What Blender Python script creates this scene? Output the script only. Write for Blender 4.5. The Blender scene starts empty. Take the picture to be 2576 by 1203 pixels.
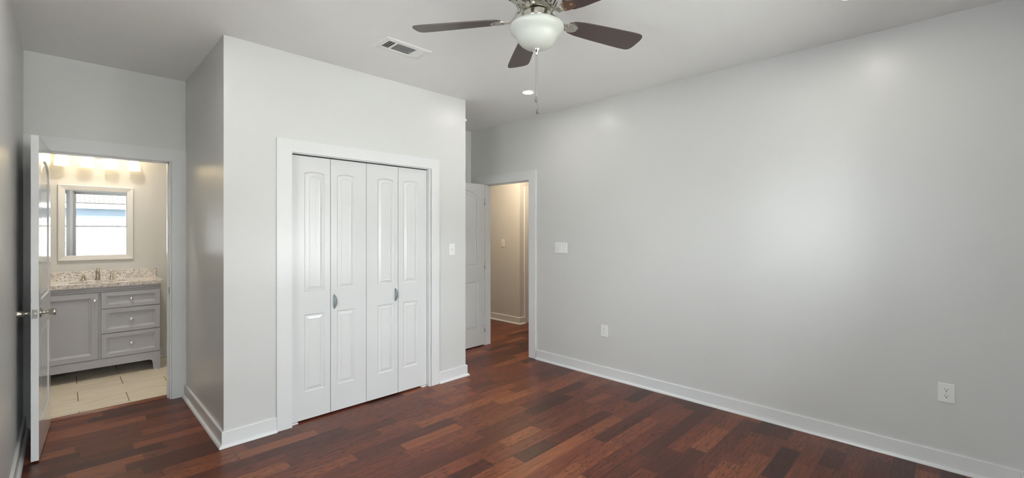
import bpy, bmesh, math, random
from mathutils import Vector, Matrix
random.seed(7)
S = bpy.context.scene
C = S.collection
PI = math.pi

# ------------------------------------------------------------------ camera
cam_d = bpy.data.cameras.new('camera')
cam = bpy.data.objects.new('camera', cam_d)
C.objects.link(cam)
cam.location = (0, 0, 1.43)
cam.rotation_euler = (PI / 2, 0, math.radians(-45.36))
cam_d.sensor_width = 36
cam_d.lens = 36 * 1110.9 / 2576
cam_d.shift_y = -17.5 / 2576
cam_d.clip_start = 0.02
S.camera = cam

# ------------------------------------------------------------------ world, sun, exposure
SKY = 9.6
SUN = 18.0
DOWNLIGHT = 115.0
VANITY_BULB = 16.0
BATH_FILL = 260.0
HALL_BULB = 140.0
S.view_settings.view_transform = 'Standard'
S.view_settings.look = 'None'
S.view_settings.gamma = 1
S.view_settings.use_curve_mapping = False
S.view_settings.exposure = 0.75
w = bpy.data.worlds.new('sky')
S.world = w
w.use_nodes = True
bg = w.node_tree.nodes['Background']
bg.inputs[0].default_value = (0.91, 0.955, 1.0, 1)
bg.inputs[1].default_value = SKY
sl = bpy.data.lights.new('sun', 'SUN')
sl.energy = SUN
sl.angle = 0.01
sl.color = (1, 0.95, 0.88)
so = bpy.data.objects.new('sun', sl)
C.objects.link(so)
so.rotation_euler = (math.radians(-36), 0, math.radians(-12))   # sun high over our own roof, on the neighbour's wall
so.location = (0, 6, 8)


def portal(name, loc, rot, sx, sy):
    l = bpy.data.lights.new(name, 'AREA')
    l.shape = 'RECTANGLE'
    l.size, l.size_y = sx, sy
    l.cycles.is_portal = True
    o = bpy.data.objects.new(name, l)
    C.objects.link(o)
    o.location, o.rotation_euler = loc, rot


portal('window_portal', (0.09, -0.46, 1.55), (math.radians(90), 0, 0), 1.95, 1.6)
portal('window_portal', (-1.36, 1.1, 1.55), (math.radians(90), 0, math.radians(-90)), 1.4, 1.6)  # portal of the added left-wall window
portal('window_portal', (2.44, -0.46, 1.55), (math.radians(90), 0, 0), 1.7, 1.6)

# ------------------------------------------------------------------ dimensions (metres)
H = 2.743            # ceiling
XR = 3.74            # right wall
TW = 0.085           # its thickness
YB = -0.30           # back wall (windows)
XN = -0.21           # nook left wall
YBATH = 4.74         # bathroom wall face
YC = 3.427           # closet front
XC0, XC1 = 0.742, 2.81
YF = 4.45            # far wall of entry


# ------------------------------------------------------------------ materials
def lin(r, g, b):
    f = lambda c: (c / 255 / 12.92) if c / 255 <= 0.04045 else ((c / 255 + 0.055) / 1.055) ** 2.4
    return (f(r), f(g), f(b), 1)


def new_mat(name):
    m = bpy.data.materials.new(name)
    m.use_nodes = True
    nt = m.node_tree
    return m, nt, nt.nodes['Principled BSDF']


class NT:
    """small helper for node graphs"""
    def __init__(s, nt):
        s.nt = nt

    def n(s, t, **kw):
        x = s.nt.nodes.new(t)
        for k, v in kw.items():
            setattr(x, k, v)
        return x

    def l(s, a, b):
        s.nt.links.new(a, b)

    def math(s, op, a, b=None, c=None):
        x = s.n('ShaderNodeMath', operation=op)
        for i, v in enumerate((a, b, c)):
            if v is None:
                continue
            if isinstance(v, (int, float)):
                x.inputs[i].default_value = v
            else:
                s.l(v, x.inputs[i])
        return x.outputs[0]

    def mix(s, f, a, b, blend='MIX'):
        x = s.n('ShaderNodeMix', data_type='RGBA', blend_type=blend)
        for i, v in ((0, f), (6, a), (7, b)):
            if isinstance(v, (int, float, tuple)):
                x.inputs[i].default_value = v
            else:
                s.l(v, x.inputs[i])
        return x.outputs[2]

    def comb(s, x=0, y=0, z=0):
        c = s.n('ShaderNodeCombineXYZ')
        for i, v in enumerate((x, y, z)):
            if isinstance(v, (int, float)):
                c.inputs[i].default_value = v
            else:
                s.l(v, c.inputs[i])
        return c.outputs[0]

    def ramp(s, f, stops):
        r = s.n('ShaderNodeValToRGB')
        e = r.color_ramp.elements
        while len(e) < len(stops):
            e.new(0.5)
        for q, (p, c) in zip(e, stops):
            q.position, q.color = p, c
        s.l(f, r.inputs[0])
        return r.outputs[0]


def paint(name, col, rough, bump=0.0, scale=200.0, spec=0.5, coat=0.0):
    m, nt, p = new_mat(name)
    k = NT(nt)
    p.inputs['Roughness'].default_value = rough
    p.inputs['Specular IOR Level'].default_value = spec
    p.inputs['Coat Weight'].default_value = coat
    p.inputs['Coat Roughness'].default_value = 0.12
    tc = k.n('ShaderNodeTexCoord')
    nz = k.n('ShaderNodeTexNoise')
    nz.inputs['Scale'].default_value = 3.0
    k.l(tc.outputs['Object'], nz.inputs['Vector'])
    c2 = tuple(x * 0.97 for x in col[:3]) + (1,)
    k.l(k.mix(nz.outputs[0], col, c2), p.inputs['Base Color'])
    if bump:
        n2 = k.n('ShaderNodeTexNoise')
        n2.inputs['Scale'].default_value = scale
        n2.inputs['Detail'].default_value = 3
        k.l(tc.outputs['Object'], n2.inputs['Vector'])
        b = k.n('ShaderNodeBump')
        b.inputs['Strength'].default_value = bump
        b.inputs['Distance'].default_value = 0.002
        k.l(n2.outputs[0], b.inputs['Height'])
        k.l(b.outputs[0], p.inputs['Normal'])
    return m


def metal(name, col, rough):
    m, nt, p = new_mat(name)
    p.inputs['Base Color'].default_value = col
    p.inputs['Metallic'].default_value = 1
    p.inputs['Roughness'].default_value = rough
    k = NT(nt)
    tc = k.n('ShaderNodeTexCoord')
    nz = k.n('ShaderNodeTexNoise')
    nz.inputs['Scale'].default_value = 60
    k.l(tc.outputs['Object'], nz.inputs['Vector'])
    k.l(k.math('MULTIPLY_ADD', nz.outputs[0], 0.1, rough - 0.05), p.inputs['Roughness'])
    return m


def emit(name, col, strength):
    m, nt, p = new_mat(name)
    p.inputs['Base Color'].default_value = (0.8, 0.8, 0.8, 1)
    p.inputs['Emission Color'].default_value = col
    p.inputs['Emission Strength'].default_value = strength
    return m


M = {}
M['wall'] = paint('grey_wall_paint', (0.635, 0.632, 0.615, 1), 0.34, 0.05, 260, 0.5)
M['ceiling'] = paint('ceiling_paint', (0.86, 0.86, 0.85, 1), 0.6, 0.5, 55, 0.3)
M['trim'] = paint('white_trim_paint', (0.73, 0.733, 0.728, 1), 0.25, 0.03, 120)
M['door'] = paint('white_door_paint', (0.69, 0.693, 0.685, 1), 0.22, 0.03, 150)
M['gloss_door'] = paint('gloss_white_door_paint', (0.78, 0.785, 0.78, 1), 0.10, 0.02, 150)
M['plastic'] = paint('white_plastic', (0.82, 0.82, 0.80, 1), 0.25)
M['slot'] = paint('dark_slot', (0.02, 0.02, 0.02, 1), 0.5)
M['vent_dark'] = paint('vent_duct', (0.10, 0.10, 0.09, 1), 0.6)
M['nickel'] = metal('brushed_nickel', (0.62, 0.60, 0.54, 1), 0.22)
M['dull_nickel'] = metal('dull_nickel', (0.34, 0.33, 0.31, 1), 0.45)
M['chrome'] = metal('chrome', (0.85, 0.85, 0.85, 1), 0.08)
M['bronze_nickel'] = metal('warm_nickel', (0.50, 0.45, 0.40, 1), 0.3)
M['pewter'] = paint('pewter_pull', (0.20, 0.245, 0.255, 1), 0.35)
M['vanity'] = paint('grey_cabinet_paint', lin(180, 181, 188), 0.35, 0.02, 150)
M['porcelain'] = paint('porcelain', (0.85, 0.84, 0.82, 1), 0.1)
M['blade'] = paint('dark_walnut_blade', lin(78, 66, 62), 0.4)
M['black'] = paint('black_gap', (0.012, 0.012, 0.012, 1), 0.7)
M['downlight'] = emit('downlight_lens', (1, 0.96, 0.88, 1), DOWNLIGHT)
M['bulb'] = emit('warm_bulb', (1, 0.84, 0.60, 1), VANITY_BULB)
M['added_bath_lens'] = emit('added_bathroom_lens', (1, 0.90, 0.76, 1), BATH_FILL)
M['hall_bulb'] = emit('hall_lamp_lens', (1, 0.80, 0.56, 1), HALL_BULB)
M['siding'] = paint('white_siding', (0.78, 0.78, 0.78, 1), 0.6)
M['fascia'] = paint('white_fascia', (0.8, 0.8, 0.8, 1), 0.5)
M['eave_shade'] = paint('slate_eave_shade', (0.045, 0.062, 0.08, 1), 0.6)  # dark slate colour that paints in the shade below the eave
M['ground'] = paint('pale_concrete', (0.40, 0.40, 0.38, 1), 0.9)


def mk_groove():
    """door field: shallow vertical grooves"""
    out = {}
    for nm, rough in (('door_field', 0.22), ('gloss_door_field', 0.10)):
        m, nt, p = new_mat(nm)
        k = NT(nt)
        p.inputs['Base Color'].default_value = (0.69, 0.693, 0.685, 1) if rough > 0.15 else (0.78, 0.785, 0.78, 1)
        p.inputs['Roughness'].default_value = rough
        tc = k.n('ShaderNodeTexCoord')
        sp = k.n('ShaderNodeSeparateXYZ')
        k.l(tc.outputs['Object'], sp.inputs[0])
        fr = k.math('ABSOLUTE', k.math('SUBTRACT', k.math('FRACT', k.math('DIVIDE', sp.outputs[0], 0.042)), 0.5))
        hgt = k.math('MINIMUM', k.math('MULTIPLY', fr, 10), 1.0)
        b = k.n('ShaderNodeBump')
        b.inputs['Strength'].default_value = 0.12
        b.inputs['Distance'].default_value = 0.002
        k.l(hgt, b.inputs['Height'])
        k.l(b.outputs[0], p.inputs['Normal'])
        out[nm] = m
    return out


M.update(mk_groove())


def mk_wood():
    m, nt, p = new_mat('hardwood_planks')
    k = NT(nt)
    tc = k.n('ShaderNodeTexCoord')
    sp = k.n('ShaderNodeSeparateXYZ')
    k.l(tc.outputs['Object'], sp.inputs[0])
    x, y = sp.outputs[0], sp.outputs[1]
    W = 0.108
    yr = k.math('DIVIDE', k.math('ADD', y, 10.013), W)
    row = k.math('FLOOR', yr)
    fy = k.math('FRACT', yr)
    wn = k.n('ShaderNodeTexWhiteNoise', noise_dimensions='1D')
    k.l(row, wn.inputs['W'])
    wsp = k.n('ShaderNodeSeparateColor')
    k.l(wn.outputs['Color'], wsp.inputs[0])
    L = k.math('MULTIPLY_ADD', wsp.outputs[0], 0.38, 0.40)
    xs = k.math('DIVIDE', k.math('ADD', x, k.math('MULTIPLY_ADD', wsp.outputs[1], 7.0, 20.0)), L)
    # unequal lengths inside a row
    xw = k.math('ADD', xs, k.math('MULTIPLY', k.math('SINE', k.math('MULTIPLY', xs, 2.3)), 0.28))
    xi = k.math('FLOOR', xw)
    fx = k.math('FRACT', xw)
    pid = k.n('ShaderNodeTexWhiteNoise', noise_dimensions='2D')
    k.l(k.comb(row, xi, 0), pid.inputs['Vector'])
    ps = k.n('ShaderNodeSeparateColor')
    k.l(pid.outputs['Color'], ps.inputs[0])
    base = k.ramp(ps.outputs[0], [(0.0, lin(64, 33, 25)), (0.2, lin(82, 41, 30)), (0.45, lin(103, 54, 38)), (0.62, lin(95, 48, 33)),
                                  (0.82, lin(115, 62, 41)), (1.0, lin(128, 74, 47))])
    # fine grain, stretched along the plank
    gv = k.comb(k.math('MULTIPLY_ADD', x, 2.6, k.math('MULTIPLY', ps.outputs[1], 40)),
                k.math('MULTIPLY', y, 38), k.math('MULTIPLY', ps.outputs[2], 30))
    g1 = k.n('ShaderNodeTexNoise')
    g1.inputs['Scale'].default_value = 1.6
    g1.inputs['Detail'].default_value = 6
    g1.inputs['Roughness'].default_value = 0.62
    g1.inputs['Distortion'].default_value = 0.4
    k.l(gv, g1.inputs['Vector'])
    grain = k.ramp(g1.outputs[0], [(0.28, (0.52, 0.50, 0.48, 1)), (0.5, (1.02, 1.02, 1.02, 1)), (0.72, (1.55, 1.50, 1.42, 1))])
    col = k.mix(0.85, base, grain, 'MULTIPLY')
    # cathedral figure on some planks
    cv = k.comb(k.math('MULTIPLY_ADD', x, 1.1, k.math('MULTIPLY', ps.outputs[2], 25)),
                k.math('MULTIPLY_ADD', y, 7.0, k.math('MULTIPLY', ps.outputs[1], 9)), k.math('MULTIPLY', ps.outputs[0], 9))
    g2 = k.n('ShaderNodeTexNoise')
    g2.inputs['Scale'].default_value = 1.5
    g2.inputs['Detail'].default_value = 1.5
    g2.inputs['Distortion'].default_value = 0.9
    k.l(cv, g2.inputs['Vector'])
    rings = k.math('FRACT', k.math('MULTIPLY', g2.outputs[0], 16))
    rm = k.ramp(rings, [(0.0, (0.42, 0.40, 0.38, 1)), (0.2, (0.95, 0.95, 0.95, 1)), (0.7, (1.15, 1.12, 1.08, 1)), (1.0, (0.7, 0.68, 0.66, 1))])
    cath = k.math('GREATER_THAN', ps.outputs[1], 0.50)
    col = k.mix(k.math('MULTIPLY', cath, 0.75), col, rm, 'MULTIPLY')
    # dark flecks / open pores
    fv = k.comb(k.math('MULTIPLY', x, 16), k.math('MULTIPLY_ADD', y, 90, k.math('MULTIPLY', ps.outputs[0], 50)), 0)
    fn = k.n('ShaderNodeTexNoise')
    fn.inputs['Scale'].default_value = 1.0
    fn.inputs['Detail'].default_value = 2
    k.l(fv, fn.inputs['Vector'])
    fl = k.ramp(fn.outputs[0], [(0.35, (0.28, 0.26, 0.25, 1)), (0.43, (1, 1, 1, 1))])
    col = k.mix(k.math('MULTIPLY', k.math('GREATER_THAN', ps.outputs[2], 0.35), 0.95), col, fl, 'MULTIPLY')
    # seams
    ey = k.math('MULTIPLY', k.math('MINIMUM', fy, k.math('SUBTRACT', 1, fy)), W)
    ex = k.math('MULTIPLY', k.math('MINIMUM', fx, k.math('SUBTRACT', 1, fx)), L)
    e = k.math('MINIMUM', ey, ex)
    seam = k.math('MINIMUM', k.math('DIVIDE', e, 0.0016), 1)
    col = k.mix(k.math('MULTIPLY', k.math('SUBTRACT', 1, seam), 0.75), col, (0.012, 0.006, 0.004, 1))
    k.l(col, p.inputs['Base Color'])
    p.inputs['Roughness'].default_value = 0.3
    k.l(k.math('MULTIPLY_ADD', g1.outputs[0], 0.14, 0.26), p.inputs['Roughness'])
    p.inputs['Specular IOR Level'].default_value = 0.28
    b = k.n('ShaderNodeBump')
    b.inputs['Strength'].default_value = 0.45
    b.inputs['Distance'].default_value = 0.0018
    hh = k.math('ADD', seam, k.math('MULTIPLY', g1.outputs[0], 0.35))
    k.l(hh, b.inputs['Height'])
    k.l(b.outputs[0], p.inputs['Normal'])
    return m


M['wood'] = mk_wood()


def mk_strip():
    m, nt, p = new_mat('stained_threshold_wood')
    k = NT(nt)
    tc = k.n('ShaderNodeTexCoord')
    mp = k.n('ShaderNodeMapping')
    mp.inputs['Scale'].default_value = (3, 60, 60)
    k.l(tc.outputs['Object'], mp.inputs[0])
    nz = k.n('ShaderNodeTexNoise')
    k.l(mp.outputs[0], nz.inputs['Vector'])
    k.l(k.ramp(nz.outputs[0], [(0.3, lin(96, 48, 28)), (0.7, lin(140, 78, 44))]), p.inputs['Base Color'])
    p.inputs['Roughness'].default_value = 0.25
    return m


M['strip'] = mk_strip()


def mk_tile():
    m, nt, p = new_mat('beige_floor_tile')
    k = NT(nt)
    tc = k.n('ShaderNodeTexCoord')
    sp = k.n('ShaderNodeSeparateXYZ')
    k.l(tc.outputs['Object'], sp.inputs[0])
    x, y = sp.outputs[0], sp.outputs[1]
    R, W = 0.304, 0.61
    yr = k.math('DIVIDE', k.math('SUBTRACT', y, 4.919 - R * 20), R)
    row, fy = k.math('FLOOR', yr), k.math('FRACT', yr)
    odd = k.math('MULTIPLY', k.math('MODULO', row, 2), 0.5)
    xr = k.math('ADD', k.math('DIVIDE', k.math('SUBTRACT', x, 0.384 - W * 20), W), odd)
    xi, fx = k.math('FLOOR', xr), k.math('FRACT', xr)
    ey = k.math('MULTIPLY', k.math('MINIMUM', fy, k.math('SUBTRACT', 1, fy)), R)
    ex = k.math('MULTIPLY', k.math('MINIMUM', fx, k.math('SUBTRACT', 1, fx)), W)
    seamx = k.math('LESS_THAN', ex, 0.0028)
    seamy = k.math('LESS_THAN', ey, 0.0016)
    pid = k.n('ShaderNodeTexWhiteNoise', noise_dimensions='2D')
    k.l(k.comb(row, xi, 0), pid.inputs['Vector'])
    mv = k.comb(k.math('MULTIPLY', x, 4), k.math('MULTIPLY_ADD', y, 22, k.math('MULTIPLY', pid.outputs['Value'], 20)), 0)
    nz = k.n('ShaderNodeTexNoise')
    nz.inputs['Scale'].default_value = 1.0
    nz.inputs['Detail'].default_value = 5
    nz.inputs['Distortion'].default_value = 0.6
    k.l(mv, nz.inputs['Vector'])
    c = k.ramp(nz.outputs[0], [(0.3, lin(210, 200, 182)), (0.5, lin(222, 212, 194)), (0.72, lin(229, 220, 204))])
    c = k.mix(k.math('MULTIPLY', seamy, 0.6), c, lin(130, 112, 84))
    c = k.mix(seamx, c, lin(95, 72, 40))
    k.l(c, p.inputs['Base Color'])
    p.inputs['Roughness'].default_value = 0.42
    return m


M['tile'] = mk_tile()


def mk_granite():
    m, nt, p = new_mat('speckled_granite')
    k = NT(nt)
    tc = k.n('ShaderNodeTexCoord')
    n1 = k.n('ShaderNodeTexNoise')
    n1.inputs['Scale'].default_value = 28
    n1.inputs['Detail'].default_value = 4
    k.l(tc.outputs['Object'], n1.inputs['Vector'])
    base = k.ramp(n1.outputs[0], [(0.35, lin(206, 198, 192)), (0.55, lin(230, 225, 220)), (0.7, lin(240, 238, 236))])
    n2 = k.n('ShaderNodeTexNoise')
    n2.inputs['Scale'].default_value = 140
    n2.inputs['Detail'].default_value = 2
    n2.inputs['Distortion'].default_value = 0.8
    k.l(tc.outputs['Object'], n2.inputs['Vector'])
    dark = k.ramp(n2.outputs[0], [(0.60, (0, 0, 0, 1)), (0.63, (1, 1, 1, 1))])
    c = k.mix(dark, base, lin(52, 44, 50))
    n3 = k.n('ShaderNodeTexNoise')
    n3.inputs['Scale'].default_value = 60
    mp = k.n('ShaderNodeMapping')
    mp.inputs['Location'].default_value = (4.3, 2.1, 7.7)
    k.l(tc.outputs['Object'], mp.inputs[0])
    k.l(mp.outputs[0], n3.inputs['Vector'])
    br = k.ramp(n3.outputs[0], [(0.60, (0, 0, 0, 1)), (0.68, (1, 1, 1, 1))])
    c = k.mix(k.math('MULTIPLY', br, 0.6), c, lin(140, 118, 104))
    k.l(c, p.inputs['Base Color'])
    p.inputs['Roughness'].default_value = 0.12
    return m


M['granite'] = mk_granite()


def mk_glass(name, tint, edge):
    """thin glazing: transparent with a fresnel reflection"""
    m, nt, p = new_mat(name)
    k = NT(nt)
    nt.nodes.remove(p)
    out = nt.nodes['Material Output']
    tr = k.n('ShaderNodeBsdfTransparent')
    tr.inputs[0].default_value = tint
    gl = k.n('ShaderNodeBsdfGlossy')
    gl.inputs['Roughness'].default_value = 0.02
    fr = k.n('ShaderNodeFresnel')
    fr.inputs[0].default_value = edge
    mx = k.n('ShaderNodeMixShader')
    k.l(fr.outputs[0], mx.inputs[0])
    k.l(tr.outputs[0], mx.inputs[1])
    k.l(gl.outputs[0], mx.inputs[2])
    k.l(mx.outputs[0], out.inputs[0])
    return m


M['glass'] = mk_glass('window_glass', (0.94, 0.97, 0.96, 1), 1.45)
M['crystal'] = mk_glass('clear_crystal', (0.9, 0.92, 0.92, 1), 1.6)


def mk_frost(name, col, trans, glow=0.0, glowcol=(1, 1, 1, 1)):
    m, nt, p = new_mat(name)
    k = NT(nt)
    out = nt.nodes['Material Output']
    p.inputs['Base Color'].default_value = col
    p.inputs['Roughness'].default_value = 0.25
    p.inputs['Emission Color'].default_value = glowcol
    p.inputs['Emission Strength'].default_value = glow
    t = k.n('ShaderNodeBsdfTranslucent')
    t.inputs[0].default_value = col
    mx = k.n('ShaderNodeMixShader')
    mx.inputs[0].default_value = trans
    k.l(p.outputs[0], mx.inputs[1])
    k.l(t.outputs[0], mx.inputs[2])
    k.l(mx.outputs[0], out.inputs[0])
    return m


M['bowl'] = mk_frost('opal_glass_bowl', (0.77, 0.78, 0.72, 1), 0.35)
M['shade'] = mk_frost('lit_frosted_shade', (0.9, 0.86, 0.76, 1), 0.6, 1.0, (1, 0.88, 0.66, 1))

mm, _, pp = new_mat('mirror_silver')
pp.inputs['Base Color'].default_value = (0.9, 0.91, 0.91, 1)
pp.inputs['Metallic'].default_value = 1
pp.inputs['Roughness'].default_value = 0.0
M['mirror'] = mm


def mk_roof():
    m, nt, p = new_mat('asphalt_shingles')
    k = NT(nt)
    tc = k.n('ShaderNodeTexCoord')
    br = k.n('ShaderNodeTexBrick')
    br.inputs['Scale'].default_value = 1.0
    br.inputs['Brick Width'].default_value = 0.2
    br.inputs['Row Height'].default_value = 0.10
    br.inputs['Mortar Size'].default_value = 0.012
    br.inputs['Color1'].default_value = lin(52, 47, 42)
    br.inputs['Color2'].default_value = lin(76, 70, 64)
    br.inputs['Mortar'].default_value = lin(26, 23, 21)
    k.l(tc.outputs['Object'], br.inputs['Vector'])
    k.l(br.outputs[0], p.inputs['Base Color'])
    p.inputs['Roughness'].default_value = 0.9
    return m


M['roof'] = mk_roof()


# ------------------------------------------------------------------ mesh helpers
class MB:
    def __init__(s):
        s.bm = bmesh.new()

    def box(s, x0, x1, y0, y1, z0, z1, bev=0.0, mat=0, seg=1):
        t = bmesh.new()
        bmesh.ops.create_cube(t, size=1)
        for v in t.verts:
            v.co = ((x0 + x1) / 2 + v.co.x * (x1 - x0), (y0 + y1) / 2 + v.co.y * (y1 - y0), (z0 + z1) / 2 + v.co.z * (z1 - z0))
        if bev:
            bmesh.ops.bevel(t, geom=t.edges[:], offset=bev, segments=seg, affect='EDGES', profile=0.5)
        for f in t.faces:
            f.material_index = mat
        s.merge(t)
        return s

    def merge(s, t, mtx=None):
        if mtx is not None:
            bmesh.ops.transform(t, matrix=mtx, verts=t.verts)
        me = bpy.data.meshes.new('tmp')
        t.to_mesh(me)
        t.free()
        s.bm.from_mesh(me)
        bpy.data.meshes.remove(me)

    def quad(s, pts, mat=0):
        f = s.bm.faces.new([s.bm.verts.new(p) for p in pts])
        f.material_index = mat
        return s

    def lathe(s, prof, n=48, mtx=None, smooth=True, cap=False):
        """prof: (r, z) list; revolved about Z"""
        t = bmesh.new()
        rings = []
        for r, z in prof:
            if r < 1e-6:
                rings.append([t.verts.new((0, 0, z))])
            else:
                rings.append([t.verts.new((r * math.cos(2 * PI * i / n), r * math.sin(2 * PI * i / n), z)) for i in range(n)])
        for a, b in zip(rings, rings[1:]):
            for i in range(n):
                j = (i + 1) % n
                if len(a) == 1 and len(b) == 1:
                    continue
                if len(a) == 1:
                    f = t.faces.new((a[0], b[i], b[j]))
                elif len(b) == 1:
                    f = t.faces.new((a[i], b[0], a[j]))
                else:
                    f = t.faces.new((a[i], b[i], b[j], a[j]))
                f.smooth = smooth
        if cap:
            for r in (rings[0], rings[-1]):
                if len(r) > 1:
                    t.faces.new(r)
        bmesh.ops.recalc_face_normals(t, faces=t.faces)
        s.merge(t, mtx)
        return s

    def tube(s, pts, rad, n=12, smooth=True):
        """swept round tube, rad a number or a list"""
        t = bmesh.new()
        pts = [Vector(p) for p in pts]
        if isinstance(rad, (int, float)):
            rad = [rad] * len(pts)
        rings = []
        up = Vector((0.123, 0.456, 0.88)).normalized()
        for i, p in enumerate(pts):
            d = (pts[min(i + 1, len(pts) - 1)] - pts[max(i - 1, 0)]).normalized()
            a = d.cross(up).normalized()
            b = d.cross(a).normalized()
            rings.append([t.verts.new(p + (a * math.cos(2 * PI * q / n) + b * math.sin(2 * PI * q / n)) * rad[i]) for q in range(n)])
        for a, b in zip(rings, rings[1:]):
            for q in range(n):
                f = t.faces.new((a[q], a[(q + 1) % n], b[(q + 1) % n], b[q]))
                f.smooth = smooth
        t.faces.new(rings[0])
        t.faces.new(rings[-1])
        bmesh.ops.recalc_face_normals(t, faces=t.faces)
        s.merge(t)
        return s

    def prism(s, poly, axis, a, b, mat=0):
        """extrude a 2D polygon along an axis ('x','y','z') from a to b; poly in the other two axes, in order"""
        def P(u, v, t):
            return {'x': (t, u, v), 'y': (u, t, v), 'z': (u, v, t)}[axis]
        t = bmesh.new()
        va = [t.verts.new(P(u, v, a)) for u, v in poly]
        vb = [t.verts.new(P(u, v, b)) for u, v in poly]
        n = len(poly)
        fs = [t.faces.new(va), t.faces.new(vb)]
        for i in range(n):
            fs.append(t.faces.new((va[i], va[(i + 1) % n], vb[(i + 1) % n], vb[i])))
        for f in fs:
            f.material_index = mat
        bmesh.ops.recalc_face_normals(t, faces=t.faces)
        s.merge(t)
        return s


def obj(name, mb, mats, parent=None, loc=None, rot=None):
    me = bpy.data.meshes.new(name)
    mb.bm.to_mesh(me)
    mb.bm.free()
    for m in (mats if isinstance(mats, (list, tuple)) else [mats]):
        me.materials.append(M[m])
    o = bpy.data.objects.new(name, me)
    C.objects.link(o)
    if loc:
        o.location = loc
    if rot:
        o.rotation_euler = rot
    if parent:
        o.parent = parent
    return o


def struct(name, mb, mats, parent=None):
    o = obj(name, mb, mats, parent)
    if parent is None:
        o['kind'] = 'structure'
    return o


def tag(o, label, cat, group=None):
    o['label'] = label
    o['category'] = cat
    if group:
        o['group'] = group
    return o


def thing(name, label, cat, loc=(0, 0, 0), rz=0, group=None, rot=None):
    o = bpy.data.objects.new(name, None)
    C.objects.link(o)
    o.location = loc
    o.rotation_euler = rot or (0, 0, rz)
    o.empty_display_size = 0.05
    return tag(o, label, cat, group)


def dup(root, loc, label, rz=None):
    r = root.copy()
    C.objects.link(r)
    r.location = loc
    if rz is not None:
        r.rotation_euler = (0, 0, rz)
    r['label'] = label
    for ch in list(root.children):
        c = ch.copy()
        C.objects.link(c)
        c.parent = r
        for g in list(ch.children):
            d = g.copy()
            C.objects.link(d)
            d.parent = c
    return r


def panel_face(bm, x0, x1, z0, z1, y, sgn, panels, mi_face=0, mi_field=0, depth=0.0075):
    """one moulded face of a door at y, facing sgn*Y (sgn -1 = toward -Y).
    panels: list of (xa, xb, za, zb, rise) sorted from the bottom, same xa/xb; rise = arch height"""
    xa, xb = panels[0][0], panels[0][1]

    def V(x, z, d=0.0):
        return bm.verts.new((x, y - sgn * d, z))

    def F(vs, mi=mi_face):
        f = bm.faces.new(vs)
        f.material_index = mi
        f.normal_update()
        if f.normal.y * sgn < 0:
            f.normal_flip()

    F([V(x0, z0), V(xa, z0), V(xa, z1), V(x0, z1)])
    F([V(xb, z0), V(x1, z0), V(x1, z1), V(xb, z1)])
    NA = 14

    def outline(p, ins):
        a, b, za, zb, rise = p
        a, b, za = a + ins, b - ins, za + ins
        pts = [(a, za), (b, za)]
        if rise == 0:
            pts += [(b, zb - ins), (a, zb - ins)]
        else:
            w = (b - a) / 2
            for i in range(NA + 1):
                t = PI * i / NA
                u = math.cos(t)                    # from right to left
                pts.append(((a + b) / 2 + w * u, zb - ins - rise + rise * (1 - u * u) ** 0.8))
        return pts
    zprev = z0
    for p in panels:
        F([V(xa, zprev), V(xb, zprev), V(xb, p[2]), V(xa, p[2])])
        L0 = outline(p, 0)
        rings = []
        for ins, d in ((0, 0), (0.006, depth), (0.014, depth), (0.036, depth * 0.25), (0.039, depth * 0.55)):
            rings.append([V(x, z, d) for x, z in outline(p, ins)])
        for A, B in zip(rings, rings[1:]):
            for i in range(len(A)):
                j = (i + 1) % len(A)
                F([A[i], A[j], B[j], B[i]])
        F(rings[-1], mi_field)
        if p[4]:                                   # region above the arch
            top = p[3] + 0.01
            arc = L0[2:]
            for (xA, zA), (xB, zB) in zip(arc, arc[1:]):
                F([V(xB, zB), V(xA, zA), V(xA, top), V(xB, top)])
            zprev = top
        else:
            zprev = p[3]
    F([V(xa, zprev), V(xb, zprev), V(xb, z1), V(xa, z1)])


def door_mb(w, h, t, panels, both=True):
    """door slab: x 0..w, y 0..t, z 0..h; front face toward -Y"""
    mb = MB()
    panel_face(mb.bm, 0, w, 0, h, 0, -1, panels, 0, 1)
    if both:
        panel_face(mb.bm, 0, w, 0, h, t, 1, panels, 0, 1)
    else:
        mb.quad([(0, t, 0), (0, t, h), (w, t, h), (w, t, 0)])
    mb.quad([(0, 0, 0), (0, 0, h), (0, t, h), (0, t, 0)])
    mb.quad([(w, 0, 0), (w, t, 0), (w, t, h), (w, 0, h)])
    mb.quad([(0, 0, h), (w, 0, h), (w, t, h), (0, t, h)])
    mb.quad([(0, 0, 0), (0, t, 0), (w, t, 0), (w, 0, 0)])
    bmesh.ops.remove_doubles(mb.bm, verts=mb.bm.verts, dist=1e-5)
    bmesh.ops.recalc_face_normals(mb.bm, faces=mb.bm.faces)
    return mb


# ------------------------------------------------------------------ the shell
struct('floor', MB().box(-1.35, 3.80, -0.5, 4.84, -0.12, 0).box(3.80, 7.2, 1.2, 7.4, -0.12, 0), 'wood')
struct('floor_bathroom', MB().box(-0.75, 1.5, 4.84, 6.6, -0.12, 0.001), 'tile')
struct('ceiling', MB().box(-1.4, 7.3, -0.5, 7.5, H, H + 0.15), 'ceiling')

# right wall with the hall doorway
DY0, DY1, DZ = 3.41, 4.18, 2.04
struct('wall_right', MB().box(XR, XR + TW, -0.45, DY0, 0, H).box(XR, XR + TW, DY0, DY1, DZ, H)
       .box(XR, XR + TW, DY1, YF + 0.1, 0, H), 'wall')
struct('wall_far', MB().box(XC1 - 0.1, XR, YF, YF + 0.1, 0, H), 'wall')
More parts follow.
